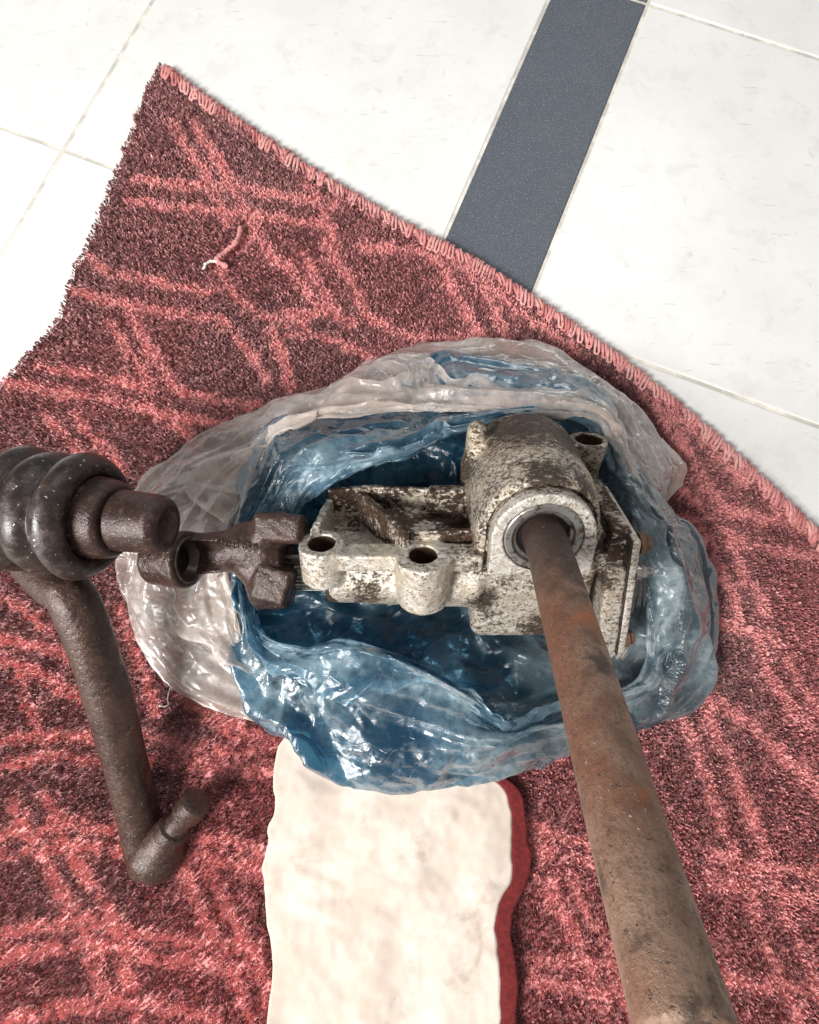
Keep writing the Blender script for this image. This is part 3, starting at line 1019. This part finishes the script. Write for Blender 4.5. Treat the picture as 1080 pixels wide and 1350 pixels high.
# bolted side cover
cv_lo = surface_net(lambda p: sd_obox(p, (7.9, 4.8, -7.0), ((.993, 0, .115), (0, 1, 0), (-.115, 0, .993)), (.34, 4.2, 6.1), .15), (6, -.2, -14), (10, 9.4, 1.4), .14)
side = obj('side_cover', mesh_data('side_cover', *cv_lo, MAT['cast']), gear)
gk = surface_net(lambda p: sd_obox(p, (7.49, 4.8, -7.0), ((.993, 0, .115), (0, 1, 0), (-.115, 0, .993)), (.07, 4.26, 6.2), .05), (6, -.2, -14), (10, 9.4, 1.4), .07)
obj('gasket', mesh_data('gasket', *gk, MAT['gasket']), side)


def hex_bolt(pos, axis, r, h, stud=0.0):
    axis = np.array(axis, float) / np.linalg.norm(axis)
    prof = [(-.4, r * 1.25), (.12, r * 1.25), (.12, r), (h * .85, r), (h, r * .82), (h + .01, .01)]
    if stud: prof = prof[:-1] + [(h, r * .55), (h + stud, r * .52), (h + stud + .02, .01)]
    vs, fs = lathe(prof[1:], pos, axis, 6)
    w, wf = lathe([(-.3, r * 1.3), (.12, r * 1.3), (.13, .02)], pos, axis, 16)
    o = len(vs)
    return np.vstack([vs, w]), fs + [tuple(i + o for i in f) for f in wf]


for (x, y, z), r, st in (((8.0, 1.5, -1.7), .66, 0), ((8.15, 1.1, -4.2), .5, .55), ((8.9, 1.2, -11.6), .62, 0), ((8.1, 7.6, -3), .62, 0)):
    vs, fs = hex_bolt((x, y, z), (.993, 0, .115), r, .62, st)
    obj('cover_bolt', mesh_data('cover_bolt', vs, fs, MAT['rust'] if not st else MAT['steel'], False), side)
# little cast ring marks on the bar and on the left rib
for x, y, z in ((-5.6, 1.3, -2.22), (-17.05, 3.2, -1.17)):
    a = np.linspace(0, 2 * math.pi, 17)
    v_, f_ = tube(np.stack([x + .26 * np.cos(a), y + .26 * np.sin(a), np.full(17, z)], 1), .06, 6, False)
    obj('cast_mark', mesh_data('cast_mark', v_, f_, MAT['cast_clean']), gear)
# splined output shaft
vs, fs = [], []
nt, seg = 26, 26 * 4
for x, rs in ((-21.2, 1.0), (-16.0, 1.0)):
    for k in range(seg):
        a = 2 * math.pi * k / seg
        r = 1.42 + (.11 if (k % 4) in (0, 1) else -.07)
        vs.append((x, 3.2 + r * math.cos(a), -6.0 + r * math.sin(a)))
fs = [(k, (k + 1) % seg, seg + (k + 1) % seg, seg + k) for k in range(seg)] + [tuple(range(seg))]
obj('splined_shaft', mesh_data('splined_shaft', vs, fs, MAT['steel'], False), gear)

# ------------------------------------------------------------------ pitman arm and drag link: local X right, Y up the slope of sight, Z towards the viewer
KR = np.stack([RT, UP, -FW], 1)


def kloc(o, u, v, d):
    return KR.T @ (dep(u, v, d) - o)


AO = GO + GR @ np.array([-20.9, 3.2, -6.0])
arm = empty('pitman_arm', AO, KR)
tag(arm, 'dark brown iron lever arm clamped on the splined shaft, with an open eye', 'lever arm')
eye_c = kloc(AO, 250, 738, 41.2)
eye_ax = np.array([.975, .0, .22])
eye_ax /= np.linalg.norm(eye_ax)
AP = ['clamp_ring', 'clamp_lug', 'clamp_jaw', 'neck', 'eye']
lugc, jawc = kloc(AO, 356, 697, 42.2), kloc(AO, 359, 768, 42.6)


def arm_dists(p):
    d = [sd_cone(p, (-1.7, 0, 0), (1.2, 0, 0), 3.0, 2.9, .5)]
    c, s = math.cos(-.06), math.sin(-.06)
    d.append(smin(sd_obox(p, lugc + np.array([.9, .05, 0]), ((c, s, 0), (-s, c, 0), (0, 0, 1)), (1.95, 1.15, 1.5), .5),
                  sd_capsule(p, lugc + np.array([-2.3, -.55, -.2]), lugc + np.array([.6, .1, .1]), .75, 1.15), .6))
    c, s = math.cos(-.28), math.sin(-.28)
    d.append(smin(sd_obox(p, jawc + np.array([.3, 0, 0]), ((c, s, 0), (-s, c, 0), (0, 0, 1)), (1.4, 1.4, 1.7), .35), sd_capsule(p, jawc + np.array([-2.2, 1.4, .1]), jawc + np.array([-.3, -.1, .1]), 1.0, 1.3), .7))
    d.append(smin(sd_capsule(p, kloc(AO, 250, 732, 42.6), kloc(AO, 345, 722, 42.6), 1.6, 1.75), sd_capsule(p, kloc(AO, 330, 715, 42.8), (-.3, 0, .2), 1.7, 2.4), .7))
    d.append(sd_cone(p, eye_c - eye_ax * 3.3, eye_c, 1.95, 2.3, .35))
    return d


def arm_fun(p):
    d = arm_dists(p)
    r = smin(smin(d[0], d[3], 1.2), d[4], .6)
    r = smin(smin(r, d[1], .35), d[2], .3)
    r = smax(r, -sd_cone(p, eye_c - eye_ax * 2.4, eye_c + eye_ax * 2, 1.45, 1.5, .05), .2)
    # slot of the clamp
    r = smax(r, -sd_obox(p, kloc(AO, 392, 735, 42.0), ((1, 0, 0), (0, 1, 0), (0, 0, 1)), (1.3, .75, 2.4), .2), .25)
    return r + .03 * vnoise3(p)


arm_parts = implicit_parts(arm_fun, np.array([-12.5, -5.2, -5.5]), np.array([5.5, 6.2, 7.5]), .13, AP, arm_dists, MAT['iron'], arm)
v_, f_ = lathe(soft_profile([(-1.2, 1.0), (-.5, 1.32), (-.05, 1.52), (.10, 1.58), (.10, 1.78), (-.1, 1.86)], .05), eye_c, eye_ax, 56)
obj('eye_bush', mesh_data('eye_bush', v_, f_, MAT['dark_steel']), arm)
v_, f_ = lathe([(-.8, 1.5), (-.9, .9), (-.7, .02)], eye_c, eye_ax, 40)  # black disc standing in for the shade inside the open bore
obj('bore_shade', mesh_data('bore_shade', v_, f_, MAT['black']), arm)
# worn raised casting letters on the neck: short strokes, no longer readable
ra, rb = kloc(AO, 282, 712, 39.9), kloc(AO, 335, 722, 40.6)
for k in range(11):
    c = ra + (rb - ra) * (k / 10) + np.array([0, random.uniform(-.12, .12), 0])
    v_, f_ = tube(np.array([c + (random.uniform(-.12, .12), -.24, -.1), c + (0, 0, .06), c + (random.uniform(-.12, .12), .24, -.05)]), .065, 5)
    obj('cast_letter', mesh_data('cast_letter', v_, f_, MAT['iron']), arm)

LO = dep(222, 693, 37.6)
link = empty('drag_link', LO, KR)
tag(link, 'dark brown steering link with ribbed rubber boot and rod running across the rug', 'steering link')
ax = np.array([-.985, .105, -.10])
ax /= np.linalg.norm(ax)
v_, f_ = lathe(soft_profile([(.35, .02), (.35, .62), (.22, .98), (0, 1.18), (-.02, 1.45), (.15, 1.85), (.55, 2.12), (3.55, 2.22), (3.62, 2.05), (3.9, 2.05)], .16), (0, 0, 0), ax, 64)
obj('stud_end', mesh_data('stud_end', v_, f_, MAT['iron']), link)
v_, f_ = lathe(soft_profile([(3.72, 1.9), (3.72, 2.50), (4.0, 2.78), (5.3, 3.02), (7.8, 3.05)], .25), (0, 0, 0), ax, 64)
obj('stud_collar', mesh_data('stud_collar', v_, f_, MAT['iron']), link)
prof = []
for k in range(40):
    t = k / 39
    s_ = 5.2 + 5.8 * t
    prof.append((s_, 3.72 + .80 * abs(math.sin(math.pi * (t * 2.5 + .02))) ** .65 + .08 * math.sin(t * 9)))
prof = [(5.6, 3.02), (5.25, 3.2)] + prof + [(11.4, 2.6)]
v_, f_ = lathe(prof, (0, 0, 0), ax, 80, .009)
obj('rubber_boot', mesh_data('rubber_boot', v_, f_, MAT['rubber']), link)
v_, f_ = lathe(soft_profile([(10.6, 2.9), (11.2, 3.3), (14.0, 3.3), (14.6, 2.7), (14.7, .02)], .4), (0, 0, 0), ax, 56)
obj('ball_socket', mesh_data('ball_socket', v_, f_, MAT['rod_iron']), link)
rp = [kloc(LO, 15, 690, 43.0), kloc(LO, 42, 735, 41.5), kloc(LO, 72, 768, 40.3), kloc(LO, 101, 800, 40.0), kloc(LO, 143, 920, 42.8), kloc(LO, 176, 1050, 46.2), kloc(LO, 196, 1140, 48.2)]
rc = catmull(rp, 110)
rr = 1.72 + .05 * vnoise(np.c_[np.arange(110) * .15, np.zeros(110)], 5)
v_, f_ = tube(rc, rr, 40)
v_ = v_ + (vnoise(v_ * 1.3, 6) * .05)[:, None]
obj('rod', mesh_data('rod', v_, f_, MAT['rod_iron']), link)
# far joint, past the bottom edge of the picture
fe = kloc(LO, 205, 1120, 47.6)
st0, st1 = kloc(LO, 226, 1096, 46.5), kloc(LO, 266, 1048, 45.2)
fp, ffc = surface_net(lambda p: smin(sd_capsule(p, fe + np.array([0, .3, -.4]), fe + np.array([.3, -.2, .3]), 2.5, 2.3), sd_cone(p, fe, st0, 2.2, 1.5, .3), .8) + .03 * vnoise3(p), fe - 5, fe + 7.2, .16)
obj('rod_end', mesh_data('rod_end', fp, ffc, MAT['rod_iron']), link)
v_, f_ = lathe(soft_profile([(-.5, 1.5), (.8, 1.45), (.9, 1.1), (2.6, 1.0), (2.7, 1.35), (4.3, 1.3), (4.5, 1.0), (4.5, .02)], .15), st0, st1 - st0, 40)
obj('far_stud', mesh_data('far_stud', v_, f_, MAT['iron']), link)

# ------------------------------------------------------------------ plastic bags: bottom sheet -> outer foot -> crest -> free edge of the mouth
def bag_mesh(stations, nth, nt, seed, pleat, crumple, centre, zfloor, tail, haze, cufflen=1.0, east=0.0, bottom=0.0):
    st = np.array(stations, float)              # rows: outer u,v,z | crest u,v,z | mouth u,v,z
    K = len(st)
    rings = []
    for j in range(3):
        P = np.array([at(*st[i, 3 * j:3 * j + 3]) for i in range(K)])
        rings.append(P)
    par = np.arange(K + 1) / K

    def loop(P):
        q = np.vstack([P[-1:], P, P[:2]])
        u = np.linspace(0, K, nth, endpoint=False)
        i = np.floor(u).astype(int)
        t = (u - i)[:, None]
        a, b, c, d = q[i], q[i + 1], q[i + 2], q[i + 3]
        return 0.5 * ((2 * b) + (-a + c) * t + (2 * a - 5 * b + 4 * c - d) * t ** 2 + (-a + 3 * b - 3 * c + d) * t ** 3)
    out, crest, mouth = [loop(P) for P in rings]
    cen = at(*centre)
    cen[2] = zfloor
    inner = cen + (out - cen) * .45
    inner[:, 2] = zfloor
    foot = cen + (out - cen) * .86
    foot[:, 2] = zfloor
    bulge = out * .62 + crest * .38 + (out - cen) * .03
    bulge[:, 2] = out[:, 2] * .45 + crest[:, 2] * .55
    ctr = [np.repeat(cen[None], nth, 0) + (out - cen) * .02, inner, foot, out, bulge, crest, crest * .45 + mouth * .55 + np.array([0, 0, .35]), mouth, mouth * .93 + crest * .07 + np.array([0, 0, .42]), None]
    uu = np.linspace(0, 2 * math.pi, nth, endpoint=False)
    ring = np.stack([np.cos(uu), np.sin(uu)], 1)
    cuff = np.clip(.45 + .75 * vnoise(ring * 2.3 + 5, seed + 50) + .25 * vnoise(ring * 9 + 5, seed + 51), .06, 1.05)[:, None] * cufflen
    ctr[-1] = mouth + (crest - mouth) * cuff + np.array([0, 0, .75]) + (out - cen) * .01 * cuff
    ctr = np.array(ctr)                          # 10 x nth x 3
    q = np.concatenate([2 * ctr[:1] - ctr[1:2], ctr, 2 * ctr[-1:] - ctr[-2:-1]], 0)
    S = len(ctr) - 1
    tt = np.concatenate([np.linspace(0, 2, int(nt * .28), endpoint=False), np.linspace(2, S, nt - int(nt * .28))])
    tt = np.minimum(tt, S - 1e-6)
    i = np.floor(tt).astype(int)
    f = (tt - i)[:, None, None]
    a, b, c, d = q[i], q[i + 1], q[i + 2], q[i + 3]
    P = 0.5 * ((2 * b) + (-a + c) * f + (2 * a - 5 * b + 4 * c - d) * f ** 2 + (-a + 3 * b - 3 * c + d) * f ** 3)   # nt x nth x 3
    # crease fields, worked in film coordinates (cm along the mouth, cm across)
    dth = np.roll(P, -1, 1) - np.roll(P, 1, 1)
    dt = np.gradient(P, axis=0)
    nr = np.cross(dth, dt)
    nr /= np.linalg.norm(nr, axis=2)[..., None] + 1e-9
    th = np.linspace(0, 2 * math.pi, nth, endpoint=False)
    R = 22.0
    sx = np.broadcast_to(th / (2 * math.pi), P.shape[:2])            # 0..1 round the mouth
    tx = np.broadcast_to(tt[:, None] * 3.6, P.shape[:2])            # cm across the film
    cyl = np.stack([R * np.cos(2 * math.pi * sx), R * np.sin(2 * math.pi * sx), tx], -1)
    w1, w2, w3 = [vnoise(cyl * .13, seed + k) for k in (1, 2, 3)]

    W = 150.0
    A, B = np.arange(nth) / nth * W, tt * 3.6
    Bm = B + np.arange(nt) * 1e-9
    net = lambda la, lb, sh, k: creases_grid(A, Bm, crease_net(W, B[-1], la, lb, sh, seed + k))
    D = pleat * 1.25 * net(20, 2.2, .3, 5)                                  # long folds along the mouth
    D = D + pleat * .62 * net(5.5, 5.0, .8, 6)                       # gathers running across
    D = D + pleat * .42 * net(24, 1.15, .15, 11) * np.interp(tt, [2.9, 3.4, 7, S], [0, 1, 1, .6])[:, None]   # long tight folds
    D = D + crumple * (1.0 * net(4.2, 1.9, -.7, 7) + .50 * net(2.0, 1.3, .5, 8) + .20 * net(1.0, .75, 0, 9))
    fade = np.interp(tt, [0, 2, 3.0, 3.6, 7, S], tail)[:, None]
    P = P + nr * (D * fade)[..., None]
    # the bottom of the bag, crumpled up under its load
    low = np.nonzero(tt < 3.2)[0]
    Q = P[low]
    X, Y = Q[..., 0].ravel(), Q[..., 1].ravel()
    dz = 0
    for k, (l_, a_) in enumerate(((6.5, 1.0), (3.2, .55), (1.7, .24), (.9, .09))):
        if bottom: dz = dz + a_ * creases_points(X, Y, l_, .5 - .3 * k, seed + 20 + k)
    dz = np.reshape(dz, Q.shape[:2] if bottom else ()) + 1.15
    if bottom: P[low, :, 2] += dz * (bottom * np.interp(tt[low], [0, 2.3, 3.2], [1, 1, 0]))[:, None]
    P[..., 2] = np.maximum(P[..., 2], zfloor - .25 + .1 * vnoise(P[..., :2] * 1.3, seed + 30))
    idx = np.arange(nt * nth).reshape(nt, nth)
    F = np.stack([idx[:-1], np.roll(idx[:-1], -1, 1), np.roll(idx[1:], -1, 1), idx[1:]], -1).reshape(-1, 4)
    # how far the film is stretched (hazy): most at the lip and along the folds
    hz = np.interp(tt, [0, 2.4, 3.4, 5, 7, S], haze)[:, None] + .55 * vnoise(cyl * .22, seed + 40) + .35 * net(6, 1.6, .4, 41) + east * np.clip((P[..., 0] - 12) / 8, 0, 1) * (tt[:, None] > 2.2)
    und = np.clip((P[..., 0] - P[..., 1] * .35 - 11) / 11 + .45 * vnoise(cyl * .3, seed + 44), 0, 1) * .75 if east else np.zeros(P.shape[:2])   # the dye runs out towards one end
    return P.reshape(-1, 3), F, np.stack([np.clip(hz, 0, 1).ravel(), und.ravel()])


def set_haze(me, h):
    a = me.attributes.new('haze', 'FLOAT', 'POINT')
    a.data.foreach_set('value', h[0].astype(np.float32))
    a = me.attributes.new('undyed', 'FLOAT', 'POINT')
    a.data.foreach_set('value', h[1].astype(np.float32))
    return me


WHITE = [
    (600, 454, 1.5, 600, 484, 6.0, 600, 542, 8.6), (700, 461, 1.5, 705, 489, 6.0, 715, 546, 8.6), (770, 489, 1.5, 768, 508, 6.0, 788, 552, 8.0),
    (825, 534, 1.5, 808, 545, 6.0, 812, 588, 7.2), (872, 591, 1.6, 850, 598, 5.2, 828, 632, 6.2), (889, 622, 1.7, 870, 640, 4.2, 836, 655, 5.2),
    (868, 672, 1.6, 858, 668, 3.0, 840, 668, 3.6), (866, 760, 1.5, 850, 760, 2.2, 835, 760, 2.4), (820, 880, 1.5, 812, 872, 2.0, 800, 862, 2.2),
    (700, 945, 1.5, 698, 935, 2.0, 695, 925, 2.2), (560, 955, 1.5, 560, 945, 2.0, 560, 935, 2.2), (440, 950, 1.5, 445, 938, 2.0, 450, 925, 2.2),
    (362, 952, 1.6, 362, 932, 2.8, 360, 905, 3.6), (300, 942, 1.6, 318, 912, 3.8, 345, 880, 5.0), (225, 902, 1.6, 258, 868, 4.4, 320, 838, 5.6),
    (184, 838, 1.6, 218, 810, 4.8, 306, 790, 6.2), (167, 765, 1.6, 206, 745, 5.2, 300, 738, 6.6), (184, 692, 1.6, 224, 682, 5.4, 312, 690, 7.0),
    (206, 636, 1.6, 262, 628, 5.6, 335, 640, 7.6), (288, 588, 1.6, 322, 580, 6.0, 356, 592, 8.2), (350, 544, 1.6, 385, 543, 6.4, 378, 566, 8.6),
    (405, 527, 1.6, 440, 520, 6.6, 440, 550, 8.8), (465, 499, 1.6, 500, 495, 6.6, 520, 543, 8.8), (530, 464, 1.5, 550, 486, 6.4, 560, 541, 8.7),
]
BLUE = [
    (600, 482, 1.9, 600, 530, 7.6, 600, 574, 10.2), (700, 488, 1.9, 705, 532, 7.8, 690, 552, 8.6), (765, 508, 1.9, 778, 545, 7.4, 770, 560, 7.2),
    (815, 562, 1.9, 812, 592, 7.0, 800, 605, 5.5), (848, 622, 1.9, 838, 640, 6.4, 822, 660, 5.2), (882, 680, 1.9, 870, 686, 5.6, 838, 690, 5.6),
    (908, 704, 1.9, 890, 716, 5.8, 848, 732, 5.2), (934, 770, 1.9, 906, 776, 5.8, 852, 772, 4.6), (943, 832, 1.9, 906, 832, 5.6, 856, 832, 4.4),
    (918, 902, 1.9, 886, 886, 5.2, 848, 878, 4.2), (868, 950, 1.9, 852, 922, 5.0, 822, 912, 4.2), (770, 987, 1.9, 768, 955, 5.2, 735, 932, 4.6),
    (702, 998, 1.9, 700, 968, 5.8, 676, 955, 5.4), (640, 1020, 1.9, 625, 985, 6.0, 648, 938, 6.8), (570, 1034, 1.9, 560, 978, 6.0, 595, 895, 8.2),
    (500, 1031, 1.9, 480, 960, 6.2, 520, 862, 8.6), (438, 1012, 1.9, 420, 938, 6.2, 455, 850, 8.6), (402, 975, 1.9, 385, 905, 6.2, 400, 856, 8.0),
    (362, 958, 1.9, 350, 882, 6.4, 345, 836, 7.2), (338, 900, 1.9, 322, 822, 6.6, 338, 800, 6.4), (318, 800, 1.9, 312, 762, 7.0, 338, 772, 5.2),
    (305, 720, 1.9, 320, 708, 7.6, 375, 725, 4.2), (320, 660, 1.9, 342, 648, 8.0, 398, 668, 6.8), (350, 602, 1.9, 374, 596, 8.6, 428, 642, 9.8),
    (405, 562, 1.9, 428, 560, 8.8, 478, 618, 11.0), (500, 522, 1.9, 520, 548, 8.8, 545, 598, 11.2), (550, 495, 1.9, 560, 540, 8.4, 580, 582, 10.8),
]
V_, F_, H_ = bag_mesh(WHITE, 800, 240, 100, .85, .36, (570, 735, 1.3), 1.25, [.0, .1, .35, 1, .8, .8], [0, .1, .40, .52, .65, .7])
wbag = obj('plastic_bag', set_haze(mesh_data('plastic_bag', V_, F_, MAT['white_film']), H_))
tag(wbag, 'crumpled clear whitish plastic bag opened on the red rug, outside the blue one', 'plastic bag')
V_, F_, H_ = bag_mesh(BLUE, 840, 260, 300, .95, .42, (590, 760, 1.5), 1.7, [.0, .2, .6, 1, .8, .8], [.12, .12, .2, .42, .62, .7], .8, .05, 1.25)
bbag = obj('plastic_bag', set_haze(mesh_data('plastic_bag', V_, F_, MAT['blue_film']), H_))
tag(bbag, 'crumpled translucent blue plastic bag directly around the gearbox', 'plastic bag')

# ------------------------------------------------------------------ cream cloth under the bags
cu = np.linspace(0, 1, 90)
Lc = catmull([at(u, v, 1.1) for u, v in ((392, 930), (374, 980), (364, 1050), (350, 1140), (362, 1240), (350, 1420))], 110)
Rc = catmull([at(u, v, 1.1) for u, v in ((600, 960), (640, 1010), (690, 1050), (694, 1140), (672, 1250), (682, 1420))], 110)
CP = Lc[:, None] + (Rc - Lc)[:, None] * cu[None, :, None]
q2 = CP[..., :2]
CP[..., 0] += .5 * vnoise(q2 * .25, 64) + .18 * vnoise(q2 * .9, 65)
CP[..., 2] = 1.75 + .25 * vnoise(q2 * np.array([.30, .16]), 61) + .05 * vnoise(q2 * 1.6, 63)
for k_, (l_, a_) in enumerate(((7, .32), (3, .14), (1.4, .05))):
    CP[..., 2] += a_ * creases_points(q2[..., 0].ravel(), q2[..., 1].ravel(), l_, .4, 900 + k_).reshape(q2.shape[:2])
idx = np.arange(110 * 90).reshape(110, 90)
F_ = np.stack([idx[:-1, :-1], idx[:-1, 1:], idx[1:, 1:], idx[1:, :-1]], -1)
cl = empty('cloth', CP[60, 45] * np.array([1, 1, 0]))
tag(cl, 'pale cream cloth with a dark red strip along one edge lying under the bags', 'cloth')
off = CP[60, 45] * np.array([1, 1, 0])
for nm, sl, mt in (('panel', slice(0, 83), 'cloth'), ('red_strip', slice(83, 89), 'red_strip')):  # cream panel, then a dark red strip along the right edge
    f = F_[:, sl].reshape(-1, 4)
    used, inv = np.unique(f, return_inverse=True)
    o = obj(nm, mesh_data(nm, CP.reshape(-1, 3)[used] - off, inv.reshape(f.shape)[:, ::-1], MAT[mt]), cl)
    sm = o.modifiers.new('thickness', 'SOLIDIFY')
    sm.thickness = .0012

# ------------------------------------------------------------------ loose yarn on the rug
def yarn(name, pts, rad, mat, label):
    p = np.array([at(u, v, z) for u, v, z in pts])
    o = np.array([p[:, 0].mean(), p[:, 1].mean(), 0])
    v_, f_ = tube(catmull(p - o, 60), rad * (1 + .35 * vnoise(np.c_[np.arange(60) * .9, np.zeros(60)], 74)), 7)
    v_ = v_ + .30 * rad * np.stack([vnoise(v_ * 9, 75), vnoise(v_ * 9, 76), vnoise(v_ * 9, 77)], 1) + .06 * np.stack([vnoise(v_ * 3, 71), vnoise(v_ * 3, 72), vnoise(v_ * 3, 73)], 1)
    y = obj(name, mesh_data(name, v_, f_, mat))
    y.location = Vector(o) * CM
    return tag(y, label, 'yarn')


yarn('yarn_scrap', [(318, 300, 1.2), (312, 318, 1.4), (298, 332, 1.35), (286, 343, 1.45), (300, 352, 1.2)], .26, MAT['yarn'], 'short tuft of thick pink yarn loose on the upper rug')
yarn('yarn_end', [(268, 356, 1.3), (272, 347, 1.5), (280, 344, 1.55), (287, 346, 1.5)], .15, MAT['yarn_white'], 'tiny white yarn end beside the pink tuft')
yarn('thread', [(232, 905, 1.3), (224, 908, 1.4), (221, 920, 1.4), (222, 930, 1.3), (210, 931, 1.25)], .06, MAT['yarn_white'], 'thin curled pale thread below the clear bag')
